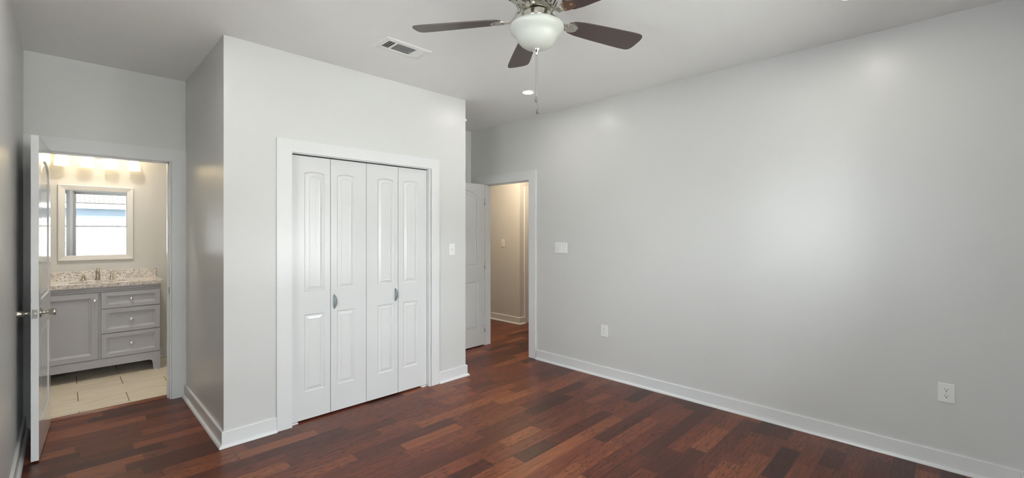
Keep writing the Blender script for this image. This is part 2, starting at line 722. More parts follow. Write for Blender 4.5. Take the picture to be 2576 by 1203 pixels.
# closet walls
CO0, CO1, CZ = 1.157, 2.383, 2.035
struct('wall_closet', MB().box(XC0, CO0, YC, YC + 0.1, 0, H).box(CO1, XC1, YC, YC + 0.1, 0, H)
       .box(CO0, CO1, YC, YC + 0.1, CZ, H).box(XC0, XC0 + 0.1, YC + 0.1, YBATH, 0, H)
       .box(XC1 - 0.1, XC1, YC + 0.1, YF, 0, H).box(XC0 + 0.1, XC1 - 0.1, YF, YF + 0.1, 0, H), 'wall')
# bathroom wall with doorway
BX0, BX1 = -0.100, 0.640
struct('wall_bathroom_side', MB().box(-0.75, BX0, YBATH, YBATH + 0.115, 0, H).box(BX1, 1.5, YBATH, YBATH + 0.115, 0, H)
       .box(BX0, BX1, YBATH, YBATH + 0.115, DZ, H), 'wall')
struct('wall_left', MB().box(XN - 0.12, XN, 2.88, YBATH, 0, H), 'wall')
struct('wall_left_jog', MB().box(-1.2, XN - 0.12, 2.88, 3.0, 0, H), 'wall')
WX0, WXM0, WXM1, WX1, WZ0, WZ1 = -0.80, 0.070, 0.120, 1.02, 0.78, 2.30
VX_0, VX_M0, VX_M1, VX_1 = 1.66, 2.415, 2.465, 3.22
LX0, LY0, LY1 = -1.2, 0.5, 1.7
struct('wall_left_room', MB().box(-1.35, LX0, -0.45, LY0, 0, H).box(-1.35, LX0, LY1, 3.0, 0, H)
       .box(-1.35, LX0, LY0, LY1, 0, WZ0).box(-1.35, LX0, LY0, LY1, WZ1, H), 'wall')
# window wall behind the camera
struct('wall_back', MB().box(-1.2, WX0, YB - 0.15, YB, 0, H).box(WX1, VX_0, YB - 0.15, YB, 0, H).box(VX_1, XR, YB - 0.15, YB, 0, H)
       .box(VX_0, VX_1, YB - 0.15, YB, 0, WZ0).box(VX_0, VX_1, YB - 0.15, YB, WZ1, H).box(VX_M0, VX_M1, YB - 0.15, YB, WZ0, WZ1)
       .box(WX0, WX1, YB - 0.15, YB, 0, WZ0).box(WX0, WX1, YB - 0.15, YB, WZ1, H)
       .box(WXM0, WXM1, YB - 0.15, YB, WZ0, WZ1), 'wall')
# bathroom shell
struct('wall_bathroom_far', MB().box(-0.75, 1.5, 6.44, 6.6, 0, H), 'wall')
struct('wall_bathroom_left', MB().box(-0.75, -0.65, YBATH + 0.115, 6.44, 0, H), 'wall')
struct('wall_bathroom_right', MB().box(1.4, 1.5, YBATH + 0.115, 6.44, 0, H), 'wall')
# hallway shell
HX, HY = 4.95, 4.72
struct('wall_hall', MB().box(HX, 7.2, HY, 7.3, 0, H), 'wall')
struct('wall_hall_end', MB().box(XR + TW, HX, 7.2, 7.3, 0, H), 'wall')
struct('wall_hall_near', MB().box(XR + TW, 7.2, 1.2, 1.3, 0, H), 'wall')
struct('wall_hall_side', MB().box(7.1, 7.2, 1.3, HY, 0, H), 'wall')
struct('wall_hall_back', MB().box(XR, XR + TW, YF + 0.1, 7.3, 0, H), 'wall')


# ------------------------------------------------------------------ baseboards
BBH, BBT = 0.105, 0.014


def baseboard(name, runs, parent=None):
    """runs: (axis, fixed coordinate, a, b, outward sign): a board and its shoe moulding"""
    mb = MB()
    for ax, c, a, b, s in runs:
        prof = [(0, 0), (BBT, 0), (BBT, BBH - 0.004), (BBT - 0.004, BBH), (0, BBH)]
        shoe = [(BBT, 0.0)] + [(BBT + 0.017 * math.cos(t * PI / 12), 0.020 * math.sin(t * PI / 12)) for t in range(0, 7)]
        for P in (prof, shoe):
            P = [(c + s * u, v) for u, v in P]
            mb.prism(P, ax, a, b)
    return struct(name, mb, 'trim', parent)


e = BBT + 0.017
baseboard('baseboard_right', [('y', XR, YB, 3.297, -1)])
# closet: the front pieces and the two returns, mitred corners by overlap
def corner_board(name, pts):
    """pts: polyline along the wall foot (wall on the left-hand side), mitred board + shoe"""
    mb = MB()
    V2 = [Vector(p) for p in pts]
    prof = [(0, 0), (BBT + 0.017, 0)] + [(BBT + 0.017 * math.cos(t * PI / 12), 0.020 * math.sin(t * PI / 12)) for t in range(1, 7)] + \
        [(BBT, BBH - 0.004), (BBT - 0.004, BBH), (0, BBH)]
    rings = []
    for i, p in enumerate(V2):
        ns = []
        if i > 0:
            d = (p - V2[i - 1]).normalized(); ns.append(Vector((d.y, -d.x)))
        if i < len(V2) - 1:
            d = (V2[i + 1] - p).normalized(); ns.append(Vector((d.y, -d.x)))
        n = ns[0] if len(ns) == 1 else (ns[0] + ns[1]) / (1 + ns[0].dot(ns[1]))
        rings.append([mb.bm.verts.new((p.x + n.x * u, p.y + n.y * u, v)) for u, v in prof])
    k = len(prof)
    for a, b in zip(rings, rings[1:]):
        for i in range(k):
            mb.bm.faces.new((a[i], a[(i + 1) % k], b[(i + 1) % k], b[i]))
    mb.bm.faces.new(rings[0]); mb.bm.faces.new(rings[-1])
    bmesh.ops.recalc_face_normals(mb.bm, faces=mb.bm.faces)
    return struct(name, mb, 'trim')


corner_board('baseboard_closet_left', [(XC0, YBATH - 0.016), (XC0, YC), (1.064, YC)])
corner_board('baseboard_closet_right', [(2.482, YC), (XC1, YC), (XC1, YF)])
baseboard('baseboard_far', [('x', YF, XC1 + e, XR, -1)])
baseboard('baseboard_left', [('y', XN, 2.88, YBATH - 0.016, 1)])
baseboard('baseboard_back', [('x', YB, -1.2, XR - e, 1)])
baseboard('baseboard_bathroom', [('x', 6.44, 0.71, 1.4, -1)])
corner_board('baseboard_hall', [(HX, 7.2), (HX, HY), (HX + 0.098, HY)])


# ------------------------------------------------------------------ trims (door casings, jambs)
def casing_x(name, x, sx, y0, y1, z1, wid, wl=None, wr=None, th=0.016):
    """flat casing on a wall facing sx along X, opening y0..y1"""
    wl = wl or wid; wr = wr or wid
    mb = MB()
    a, b = sorted((x, x + sx * th))
    mb.box(a, b, y0 - wl, y0, 0, z1).box(a, b, y1, y1 + wr, 0, z1).box(a, b, y0 - wl, y1 + wr, z1, z1 + wid)
    return struct(name, mb, 'trim')


def casing_y(name, y, sy, x0, x1, z1, wid, wl=None, wr=None, th=0.016):
    wl = wl or wid; wr = wr or wid
    mb = MB()
    a, b = sorted((y, y + sy * th))
    mb.box(x0 - wl, x0, a, b, 0, z1).box(x1, x1 + wr, a, b, 0, z1).box(x0 - wl, x1 + wr, a, b, z1, z1 + wid)
    return struct(name, mb, 'trim')


# closet: casing and jamb lining
casing_y('trim_1', YC, -1, CO0 + 0.011, CO1 + 0.008, 2.018, 0.09, wl=0.103)
struct('trim_2', MB().box(CO0, CO0 + 0.012, YC - 0.014, YC + 0.1, 0, CZ).box(CO1 - 0.012, CO1, YC - 0.014, YC + 0.1, 0, CZ)
       .box(CO0, CO1, YC - 0.014, YC + 0.1, 2.022, CZ).box(CO0 + 0.012, CO1 - 0.012, YC + 0.012, YC + 0.075, 2.012, 2.022), 'trim')
# bathroom doorway
casing_y('trim_3', YBATH, -1, BX0 + 0.004, BX1 + 0.004, 2.035, 0.102, wl=0.114, wr=0.098)
struct('trim_4', MB().box(BX0 - 0.0, BX0 + 0.014, YBATH - 0.004, YBATH + 0.119, 0, DZ).box(BX1 - 0.010, BX1, YBATH - 0.004, YBATH + 0.119, 0, DZ)
       .box(BX0, BX1, YBATH - 0.004, YBATH + 0.119, 2.03, DZ)
       .box(BX1 - 0.020, BX1 - 0.010, YBATH + 0.042, YBATH + 0.075, 0, 2.03).box(BX0 + 0.014, BX0 + 0.024, YBATH + 0.042, YBATH + 0.075, 0, 2.03)
       .box(BX0 + 0.014, BX1 - 0.010, YBATH + 0.042, YBATH + 0.075, 2.02, 2.03), 'trim')
t4 = bpy.data.objects['trim_4']
sp_ = MB().box(BX1 - 0.012, BX1 - 0.0095, YBATH + 0.008, YBATH + 0.030, 0.90, 0.958, 0.001).box(BX1 - 0.0125, BX1 - 0.0115, YBATH + 0.012, YBATH + 0.024, 0.915, 0.943)
o = obj('strike_plate', sp_, 'slot', t4)
o['label'] = 'dark metal strike plate'
casing_y('trim_5', YBATH + 0.115, 1, BX0 + 0.004, BX1 + 0.004, 2.035, 0.09)
# hall doorway
casing_x('trim_6', XR, -1, DY0, DY1 - 0.002, 2.03, 0.102, wr=0.13)
struct('trim_7', MB().box(XR - 0.004, XR + TW + 0.004, DY0, DY0 + 0.004, 0, DZ).box(XR - 0.004, XR + TW + 0.004, DY1 - 0.012, DY1, 0, DZ)
       .box(XR - 0.004, XR + TW + 0.004, DY0, DY1, 2.025, DZ)
       .box(XR + 0.045, XR + 0.07, DY0 + 0.004, DY0 + 0.012, 0, 2.025)
       .box(XR + 0.045, XR + 0.07, DY0 + 0.012, DY1 - 0.022, 2.015, 2.025), 'trim')
casing_x('trim_8', XR + TW, 1, DY0, DY1, 2.03, 0.09)
# casing of the next doorway in the hallway
struct('trim_9', MB().box(HX + 0.098, HX + 0.188, HY - 0.016, HY, 0, 2.13, 0.0015).box(HX + 0.188, HX + 0.95, HY - 0.016, HY, 2.04, 2.13, 0.0015), 'trim')
# wood strip between planks and bathroom tile
struct('trim_10', MB().prism([(4.80, 0.0), (4.806, 0.008), (4.83, 0.013), (4.855, 0.010), (4.866, 0.0)], 'x', BX0 + 0.014, BX1 - 0.010), 'strip')


# ------------------------------------------------------------------ windows behind the camera
def window(name, x0, x1):
    mb = MB()
    yo, yi = YB - 0.15, YB - 0.02
    f = 0.02
    for a, b, c, d in ((x0, x0 + f, WZ0, WZ1), (x1 - f, x1, WZ0, WZ1), (x0 + f, x1 - f, WZ0, WZ0 + f), (x0 + f, x1 - f, WZ1 - f, WZ1)):
        mb.box(a, b, yo, yi, c, d)
    wdw = struct(name, mb, 'trim')
    zm = 1.555
    for nm, za, zb, y in (('upper_sash', zm - 0.02, WZ1 - f, YB - 0.11), ('lower_sash', WZ0 + f, zm + 0.02, YB - 0.07)):
        m2 = MB()
        a, b, s_ = x0 + f, x1 - f, 0.030
        m2.box(a, a + s_, y, y + 0.035, za, zb).box(b - s_, b, y, y + 0.035, za, zb)
        m2.box(a + s_, b - s_, y, y + 0.035, za, za + 0.04).box(a + s_, b - s_, y, y + 0.035, zb - 0.04, zb)
        so_ = obj(nm, m2, 'trim', wdw)
        obj('pane', MB().quad([(a + s_, y + 0.017, za + 0.04), (b - s_, y + 0.017, za + 0.04), (b - s_, y + 0.017, zb - 0.04), (a + s_, y + 0.017, zb - 0.04)]),
            'glass', so_)
    return wdw


window('window_1', WX0, WXM0)
window('window_2', WXM1, WX1)
window('window_3', VX_0, VX_M0)
window('window_4', VX_M1, VX_1)
# added unseen window turned into the left wall, to brighten the right wall
w5 = window('added_window_5', -LY1, -LY0)
w5.matrix_world = Matrix.Translation((LX0, 0, 0)) @ Matrix.Rotation(-PI / 2, 4, 'Z') @ Matrix.Translation((0, -YB, 0))
for nm_, WX0, WXM0, WXM1, WX1 in (('trim_11', WX0, WXM0, WXM1, WX1), ('trim_13', VX_0, VX_M0, VX_M1, VX_1)):
    struct(nm_, MB().box(WX0 - 0.09, WX0, YB, YB + 0.016, WZ0 - 0.02, WZ1, 0.0015).box(WX1, WX1 + 0.09, YB, YB + 0.016, WZ0 - 0.02, WZ1, 0.0015)
       .box(WX0 - 0.09, WX1 + 0.09, YB, YB + 0.016, WZ1, WZ1 + 0.09, 0.0015).box(WX0 - 0.11, WX1 + 0.11, YB, YB + 0.03, WZ0 - 0.04, WZ0 - 0.02, 0.003)
       .box(WX0 - 0.09, WX1 + 0.09, YB, YB + 0.014, WZ0 - 0.12, WZ0 - 0.04, 0.0015).box(WXM0, WXM1, YB, YB + 0.012, WZ0 - 0.02, WZ1, 0.0015), 'trim')

# ------------------------------------------------------------------ neighbour's house seen in the mirror
struct('ground', MB().box(-12, 14, -30, -0.6, -0.9, -0.7), 'ground')
nh = thing('neighbor_house', 'white lap-sided house with shingle roof reflected in the bathroom mirror', 'house', (0.6, -4.6, -0.7))
mb = MB()
LAP = 0.115
z = -0.7
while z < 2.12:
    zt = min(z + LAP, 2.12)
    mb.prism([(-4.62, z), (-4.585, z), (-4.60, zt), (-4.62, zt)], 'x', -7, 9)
    mb.prism([(-4.62, zt - 0.017), (-4.598, zt - 0.017), (-4.598, zt), (-4.62, zt)], 'x', -7, 9, 1)  # dark strip paints the shade line at each lap
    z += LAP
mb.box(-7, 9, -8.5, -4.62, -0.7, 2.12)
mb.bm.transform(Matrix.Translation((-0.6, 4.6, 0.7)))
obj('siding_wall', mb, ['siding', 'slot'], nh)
mb = MB().box(-7.3, 9.3, -4.45, -4.43, 2.10, 2.24, 0.003).box(-7.3, 9.3, -4.6, -4.45, 2.10, 2.12)
mb.bm.transform(Matrix.Translation((-0.6, 4.6, 0.7)))
obj('eave', mb, 'fascia', nh)
mb = MB().box(-7, 9, -4.62, -4.575, 1.84, 2.10)  # dark band standing in for the eave's shadow on the siding
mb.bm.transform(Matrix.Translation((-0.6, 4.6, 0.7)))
obj('eave_shade_band', mb, 'eave_shade', nh)
mb = MB().prism([(-4.41, 2.235), (-4.41, 2.26), (-6.6, 3.30), (-8.9, 2.26), (-8.9, 2.235), (-6.6, 3.26)], 'x', -7.4, 9.4)
mb.bm.transform(Matrix.Translation((-0.6, 4.6, 0.7)))
obj('roof', mb, 'roof', nh)


# ------------------------------------------------------------------ closet bifold doors
PW, PH, PT = 0.2963, 1.99, 0.030
YD = YC + 0.028


def closet_pull(parent, x, z, s):
    """leaf-shaped pull bowed out from the door; parent-local coordinates, front at y=0"""
    t = bmesh.new()
    n, m_ = 16, 6
    L, Wd = 0.115, 0.025
    rows = []
    for i in range(n + 1):
        q = i / n
        zz = (q - 0.5) * L
        hw = Wd / 2 * math.sin(PI * q) ** 0.8 + 0.0008
        out = 0.006 + 0.016 * math.sin(PI * q)
        rows.append([(s * ((j / m_ - 0.5) * 2 * hw + 0.004 * math.sin(PI * q)), -out - 0.004 * (1 - (2 * j / m_ - 1) ** 2), zz) for j in range(m_ + 1)])
    fr = [[t.verts.new(p) for p in r] for r in rows]
    bk = [[t.verts.new((p[0], p[1] + 0.005, p[2])) for p in r] for r in rows]
    for i in range(n):
        for j in range(m_):
            for G in (fr, bk):
                t.faces.new((G[i][j], G[i][j + 1], G[i + 1][j + 1], G[i + 1][j])).smooth = True
        for j in (0, m_):
            t.faces.new((fr[i][j], fr[i + 1][j], bk[i + 1][j], bk[i][j]))
    for i in (0, n):
        for j in range(m_):
            t.faces.new((fr[i][j], fr[i][j + 1], bk[i][j + 1], bk[i][j]))
    bmesh.ops.recalc_face_normals(t, faces=t.faces)
    mb = MB()
    mb.merge(t)
    for zz in (-0.046, 0.046):
        mb.tube([(0, 0.0, zz), (0, -0.010, zz)], 0.0045, 10)
    mb.bm.transform(Matrix.Translation((x, 0, z)))
    o = obj('door_pull', mb, 'pewter', parent)
    o['label'] = 'grey leaf-shaped pull'
    return o


def bifold(name, xs, pull_panel, pull_x, sgn, label, bracket_x):
    root = thing(name, label, 'closet door', (xs[0], YD, 0.014), 0, 'bifold closet doors')
    for i, x in enumerate(xs):
        px = (0.101, 0.253) if i % 2 == 0 else (0.050, 0.200)
        px = px if name_first else ((0.101, 0.253) if i % 2 == 0 else (0.050, 0.196))
        mb = door_mb(PW, PH, PT, [(px[0], px[1], 0.206, 0.79, 0), (px[0], px[1], 0.965, 1.877, 0.016)])
        p = obj('door_panel', mb, ['door', 'door_field'], root, (x - xs[0], 0, 0))
        if i == pull_panel:
            closet_pull(p, pull_x, 0.867, sgn)
    obj('floor_bracket', MB().box(bracket_x, bracket_x + 0.05, -0.012, 0.03, -0.014, -0.004, 0.001), 'plastic', root)
    return root


name_first = True
g = 0.0042
XP = [1.1695, 1.1695 + PW + g, 1.1695 + 2 * (PW + g) - 0.0005, 1.1695 + 3 * (PW + g) - 0.0005]
bifold('bifold_door', XP[:2], 1, 0.026, 1, 'white two-panel bifold closet door nearer the bathroom doorway', 0.002)
bifold('bifold_door', XP[2:], 0, 0.268, 1, 'white two-panel bifold closet door nearer the hallway doorway', 2 * PW - 0.055)
# top track
struct('trim_12', MB().box(CO0 + 0.012, CO1 - 0.012, YD + 0.002, YD + 0.026, 2.0075, 2.012), 'black')


# ------------------------------------------------------------------ bathroom door (open) with knobs
def tulip_knob(s):
    """rose + flared knob along +Z (s=1) for turning on its side"""
    mb = MB()
    mb.lathe([(0, 0), (0.032, 0), (0.032, 0.004), (0.027, 0.009), (0.013, 0.011), (0.0105, 0.016), (0.0105, 0.030), (0.013, 0.034), (0.019, 0.040), (0.0235, 0.060),
              (0.0245, 0.068), (0.022, 0.071), (0, 0.072)], 32)
    return mb


bdw, bdh, bdt = 0.705, 2.018, 0.034
# local x runs from the hinge to the free edge; the face toward -Y(local) must look toward +X(world)
hx, hy = -0.0745, 4.720
fx_, fy_ = -0.113, 4.022
ang = math.atan2(fy_ - hy, fx_ - hx)
bd = thing('door', 'white panelled bathroom door standing open against the side wall', 'door', (hx, hy, 0.012), ang)
bd.name = 'door_1'
bd['kind'] = 'structure'
pan = [(0.11, bdw - 0.11, 0.21, 0.795, 0), (0.11, bdw - 0.11, 0.985, 1.90, 0.07)]
mb = door_mb(bdw, bdh, bdt, pan)
# local -Y at angle ang (about -93 deg): local -Y points to world -X; so flip to put the slab on the far side of the hinge line
mb.bm.transform(Matrix.Translation((0, -bdt, 0)))
leaf = obj('door_leaf', mb, ['gloss_door', 'gloss_door_field'], bd)
kz, kx = 0.91, bdw - 0.06
k1 = tulip_knob(1)
k1.bm.transform(Matrix.Translation((kx, 0, kz)) @ Matrix.Rotation(-PI / 2, 4, 'X'))
k1.tube([(kx, 0.068, kz), (kx, 0.078, kz)], [0.004, 0.002], 8)
o = obj('door_knob', k1, 'nickel', bd)
k2 = tulip_knob(1)
k2.bm.transform(Matrix.Translation((kx, -bdt, kz)) @ Matrix.Rotation(PI / 2, 4, 'X') @ Matrix.Scale(0.97, 4))
obj('door_knob', k2, 'nickel', bd)
lp = MB().box(bdw - 0.001, bdw + 0.0015, -bdt / 2 - 0.0125, -bdt / 2 + 0.0125, kz - 0.028, kz + 0.028, 0.0007)
lp.lathe([(0, 0.010), (0.006, 0.009), (0.0075, 0.001), (0.0075, 0)], 16, Matrix.Translation((bdw + 0.001, -bdt / 2, kz)) @ Matrix.Rotation(PI / 2, 4, 'Y'))
for dz in (-0.021, 0.021):
    lp.lathe([(0, 0.0008), (0.0035, 0.0008), (0.0035, 0)], 12, Matrix.Translation((bdw + 0.0015, -bdt / 2, kz + dz)) @ Matrix.Rotation(PI / 2, 4, 'Y'))
obj('latch_plate', lp, 'chrome', bd)
for zz in (0.2, 1.0, 1.8):
    hg = MB().tube([(-0.002, -bdt - 0.003, zz - 0.045), (-0.002, -bdt - 0.003, zz + 0.045)], 0.005, 10)
    obj('hinge', hg, 'nickel', bd)

# ------------------------------------------------------------------ hall door (open)
hd = thing('door', 'white panelled door open into the room beside the closet corner', 'door', (XR - 0.014, DY1 - 0.010, 0.012), PI)
hd.name = 'door_2'
hd['kind'] = 'structure'
mb = door_mb(0.755, 2.018, 0.034, [(0.11, 0.645, 0.212, 0.795, 0), (0.11, 0.645, 0.985, 1.935, 0.085)])
mb.bm.transform(Matrix.Translation((0, -0.034, 0)))
obj('door_leaf', mb, ['door', 'door_field'], hd)
for zz in (0.2, 1.0, 1.8):
    obj('hinge', MB().tube([(-0.002, 0.004, zz - 0.045), (-0.002, 0.004, zz + 0.045)], 0.005, 10), 'nickel', hd)
hd.rotation_euler = (0, 0, PI + math.radians(1.5))
for s_, yy in ((-PI / 2, 0.0), (PI / 2, -0.034)):
    kb = tulip_knob(1)
    kb.bm.transform(Matrix.Translation((0.755 - 0.06, yy, 0.91)) @ Matrix.Rotation(s_, 4, 'X'))
    obj('door_knob', kb, 'nickel', hd)


# ------------------------------------------------------------------ wall plates (local: plate on XZ plane, facing -Y)
def plate_mb(w_, h_):
    t = MB()
    t.box(-w_ / 2, w_ / 2, -0.006, 0, -h_ / 2, h_ / 2, 0.003, seg=2)
    return t


def switch(label, loc, rz, gangs=1):
    wid = 0.072 + 0.0455 * (gangs - 1)
    r = thing('light_switch', label, 'light switch', loc, rz)
    obj('wall_plate', plate_mb(wid, 0.115), 'plastic', r)
    for i in range(gangs):
        x = (i - (gangs - 1) / 2) * 0.0455
        mb = MB().box(-0.0055, 0.0055, -0.0075, -0.006, -0.012, 0.012, 0.0007)
        mb.prism([(-0.006, 0.003), (-0.018, 0.012), (-0.0175, 0.0045), (-0.006, -0.005)], 'x', -0.004, 0.004)
        for zz in (0.03, -0.03):
            mb.lathe([(0, 0.0008), (0.003, 0.0006), (0.0032, 0)], 10, Matrix.Translation((0, -0.006, zz)) @ Matrix.Rotation(PI / 2, 4, 'X'))
        mb.bm.transform(Matrix.Translation((x, 0, 0)))
        obj('toggle', mb, 'plastic', r)
    return r


switch('single white light switch on the closet wall', (2.638, YC, 1.262), 0)
switch('wide white three-toggle light switch on the long grey wall', (XR, 2.952, 1.261), PI / 2 * -1, 3)
switch('single white light switch on the hallway wall beyond the doorway', (HX, 5.09, 1.253), -PI / 2)


def outlet(label, loc, rz, wid):
    r = thing('wall_outlet', label, 'outlet', loc, rz, 'outlets along the long grey wall')
    obj('wall_plate', plate_mb(wid, 0.115), 'plastic', r)
    for zz in (0.0195, -0.0195):
        t = bmesh.new()
        pts = []
        for i in range(28):
            a = 2 * PI * i / 28
            pts.append((0.0172 * math.cos(a), max(-0.0125, min(0.0125, 0.0172 * math.sin(a)))))
        mb = MB().prism(pts, 'y', -0.0078, -0.006)
        t.free()
        rim = MB()
        mb.bm.transform(Matrix.Translation((0, 0, zz)))
        rc = obj('receptacle', mb, 'plastic', r)
        s = MB()
        s.box(-0.0075, -0.0052, -0.0081, -0.0077, 0.000, 0.008).box(0.0052, 0.0075, -0.0081, -0.0077, 0.001, 0.007)
        s.prism([(0.003 * math.cos(q * PI / 6), -0.0065 + 0.003 * math.sin(q * PI / 6)) for q in range(12)], 'y', -0.0081, -0.0077)
        s.bm.transform(Matrix.Translation((0, 0, zz)))
        o = obj('slots', s, 'slot', rc)
        o['label'] = 'dark plug slots'
    obj('screw', MB().lathe([(0, 0.0008), (0.0028, 0.0006), (0.003, 0)], 12, Matrix.Translation((0, -0.006, 0)) @ Matrix.Rotation(PI / 2, 4, 'X')), 'nickel', r)
    return r


outlet('white duplex outlet low on the grey wall, nearer the hallway doorway', (XR, 2.412, 0.457), -PI / 2, 0.076)
outlet('white duplex outlet low on the grey wall, farther from the hallway doorway', (XR, 0.007, 0.459), -PI / 2, 0.074)

# small fitting high on the closet's return
tag(obj('wall_fitting', MB().box(XC1, XC1 + 0.02, YC + 0.004, YC + 0.024, 2.538, 2.563, 0.003), 'plastic'),
    'tiny white plastic fitting high on the closet corner', 'fitting')


# ------------------------------------------------------------------ ceiling fan
FX, FY = 1.690, 1.492
fan = thing('ceiling_fan', 'brushed nickel ceiling fan with dark blades and white glass bowl light', 'ceiling fan', (FX, FY, H))
Z = lambda z: z - H
obj('canopy', MB().lathe([(0, 0), (0.075, 0), (0.072, -0.02), (0.05, -0.045), (0.03, -0.05), (0.03, Z(2.67)), (0, Z(2.67))], 48), 'nickel', fan)
mb = MB().lathe([(0, Z(2.69)), (0.06, Z(2.69)), (0.105, Z(2.675)), (0.118, Z(2.65)), (0.118, Z(2.615)), (0.112, Z(2.605)), (0.108, Z(2.60)),
                 (0.083, Z(2.556)), (0.076, Z(2.553)), (0, Z(2.553))], 64)
sl_ = mb
for i in range(20):
    a = 2 * PI * i / 20
    t = MB().box(0.0925, 0.0970, -0.0028, 0.0028, -0.017, 0.017, mat=1)
    m_ = Matrix.Rotation(a, 4, 'Z') @ Matrix.Translation((0, 0, Z(2.580))) @ Matrix.Translation((0.0955, 0, 0)) @ Matrix.Rotation(math.radians(29.6), 4, 'Y') @ Matrix.Translation((-0.0945, 0, 0))
    t.bm.transform(m_)
    sl_.merge(t.bm)
obj('motor_housing', mb, ['nickel', 'black'], fan)
obj('neck', MB().lathe([(0, Z(2.553)), (0.060, Z(2.553)), (0.060, Z(2.545)), (0, Z(2.545))], 48), 'black', fan)
obj('light_fitter', MB().lathe([(0, Z(2.546)), (0.071, Z(2.546)), (0.073, Z(2.540)), (0.073, Z(2.505)), (0.068, Z(2.50)), (0, Z(2.50))], 64), 'nickel', fan)
obj('fitter_gap', MB().lathe([(0, Z(2.50)), (0.060, Z(2.50)), (0.060, Z(2.482)), (0, Z(2.482))], 48), 'black', fan)
prof = [(0.060, 2.484), (0.10, 2.484), (0.128, 2.483), (0.136, 2.478), (0.1385, 2.468), (0.135, 2.457), (0.125, 2.445), (0.1135, 2.435), (0.106, 2.424), (0.100, 2.411), (0.092, 2.398), (0.080, 2.385),
        (0.064, 2.374), (0.045, 2.366), (0.022, 2.362), (0, 2.361)]
mb = MB().lathe([(r, Z(z)) for r, z in prof], 72)
bowl = obj('glass_bowl', mb, 'bowl', fan)
sd = bowl.modifiers.new('thick', 'SOLIDIFY')
sd.thickness = 0.003
sd.offset = -1
mb = MB().lathe([(0, Z(2.366)), (0.017, Z(2.364)), (0.0165, Z(2.361)), (0.012, Z(2.353)), (0.006, Z(2.345)), (0.0045, Z(2.342)), (0.0045, Z(2.334)), (0.0025, Z(2.332)), (0, Z(2.332))], 32)
obj('finial', mb, 'chrome', fan)


def blade_mb():
    R0, R1 = 0.185, 0.655
    pts = []
    up = [(R0, 0.026), (0.21, 0.044), (0.26, 0.054), (0.36, 0.061), (0.48, 0.067), (0.58, 0.071), (0.622, 0.070), (0.640, 0.064), (0.650, 0.050), (R1, 0.028)]
    pts = up + [(x, -y) for x, y in reversed(up)]
    mb = MB().prism(pts, 'z', -0.003, 0.003)
    return mb


def iron_mb():
    mb = MB()
    cl = [(0.080, 0.046), (0.098, 0.040), (0.112, 0.022), (0.125, 0.004), (0.140, -0.004), (0.160, -0.005)]
    mb.prism([(x, z + 0.004) for x, z in cl] + [(x, z - 0.005) for x, z in reversed(cl)], 'y', -0.017, 0.017)
    up = [(0.145, 0.010), (0.165, 0.020), (0.185, 0.029), (0.212, 0.031), (0.232, 0.025), (0.243, 0.012)]
    mb.prism(up + [(x, -y) for x, y in reversed(up)], 'z', -0.0085, -0.003)
    for (x, y) in ((0.178, 0.012), (0.178, -0.012), (0.222, 0)):
        mb.lathe([(0, -0.0115), (0.004, -0.011), (0.006, -0.0085)], 12, Matrix.Translation((x, y, 0)))
    return mb


pitch = math.radians(-12)
for a in (-19.5, 52.5, 124.5, 196.5, 268.5):
    mtx = Matrix.Rotation(math.radians(a), 4, 'Z') @ Matrix.Translation((0, 0, Z(2.516))) @ Matrix.Rotation(pitch, 4, 'X')
    b1, b2 = blade_mb(), iron_mb()
    b1.bm.transform(mtx)
    b2.bm.transform(mtx)
    bl = obj('fan_blade', b1, 'blade', fan)
    bl['label'] = 'dark brown blade'
    obj('blade_iron', b2, 'nickel', fan)


def pull_chain(dx, dy, ztop, zbot, name):
    mb = MB()
    mb.tube([(dx, dy, Z(ztop)), (dx, dy, Z(zbot + 0.036))], 0.0006, 6)
    z_ = ztop - 0.004
    t = bmesh.new()
    while z_ > zbot + 0.037:
        bmesh.ops.create_icosphere(t, subdivisions=1, radius=0.0013, matrix=Matrix.Translation((dx, dy, Z(z_))))
        z_ -= 0.0048
    for f in t.faces:
        f.smooth = True
    mb.merge(t)
    c = obj('pull_chain', mb, 'dull_nickel', fan)
    prof = []
    n = 22
    loop = []
    for i in range(n + 1):
        q = 2 * PI * i / n
        r = 0.0095 * math.sin(q) * math.sin(q / 2) ** 1.2
        loop.append((r, 0.018 * math.cos(q)))
    th = math.radians(-45)
    m3 = MB().tube([(dx + u * math.cos(th), dy + u * math.sin(th), Z(zbot + 0.018) + v) for u, v in loop], 0.0014, 8)
    fob = obj('chain_fob', m3, 'dull_nickel', c)
    fob['label'] = 'teardrop fob'
    m4 = MB().lathe([(0, -0.016), (0.0045, -0.013), (0.0062, -0.008), (0.005, -0.001), (0.0022, 0.008), (0, 0.014)], 16, Matrix.Translation((dx, dy, Z(zbot + 0.018))))
    obj('fob_crystal', m4, 'crystal', c)


pull_chain(-0.0025, 0.002, 2.334, 2.090, 'pull_chain')
pull_chain(0.0028, -0.0022, 2.334, 2.031, 'pull_chain')


# ------------------------------------------------------------------ recessed downlights
def downlight(label, x, y):
    r = thing('recessed_light', label, 'ceiling light', (x, y, H), 0, 'recessed lights around the ceiling fan')
    obj('trim_ring', MB().lathe([(0.064, 0), (0.064, -0.002), (0.060, -0.0045), (0.048, -0.0045), (0.046, -0.002), (0.046, 0)], 48), 'plastic', r)
    obj('light_lens', MB().lathe([(0, -0.0022), (0.046, -0.0022), (0.046, -0.001), (0, -0.001)], 48), 'downlight', r)
    return r


downlight('lit round recessed ceiling light behind the fan pull chain', 3.055, 2.805)
downlight('lit round recessed ceiling light over the long grey wall, just out of view', 3.055, 0.38)
downlight('lit round recessed ceiling light before the bathroom nook, just out of view', 0.30, 2.805)
downlight('lit round recessed ceiling light over the window side, just out of view', 0.30, 0.38)

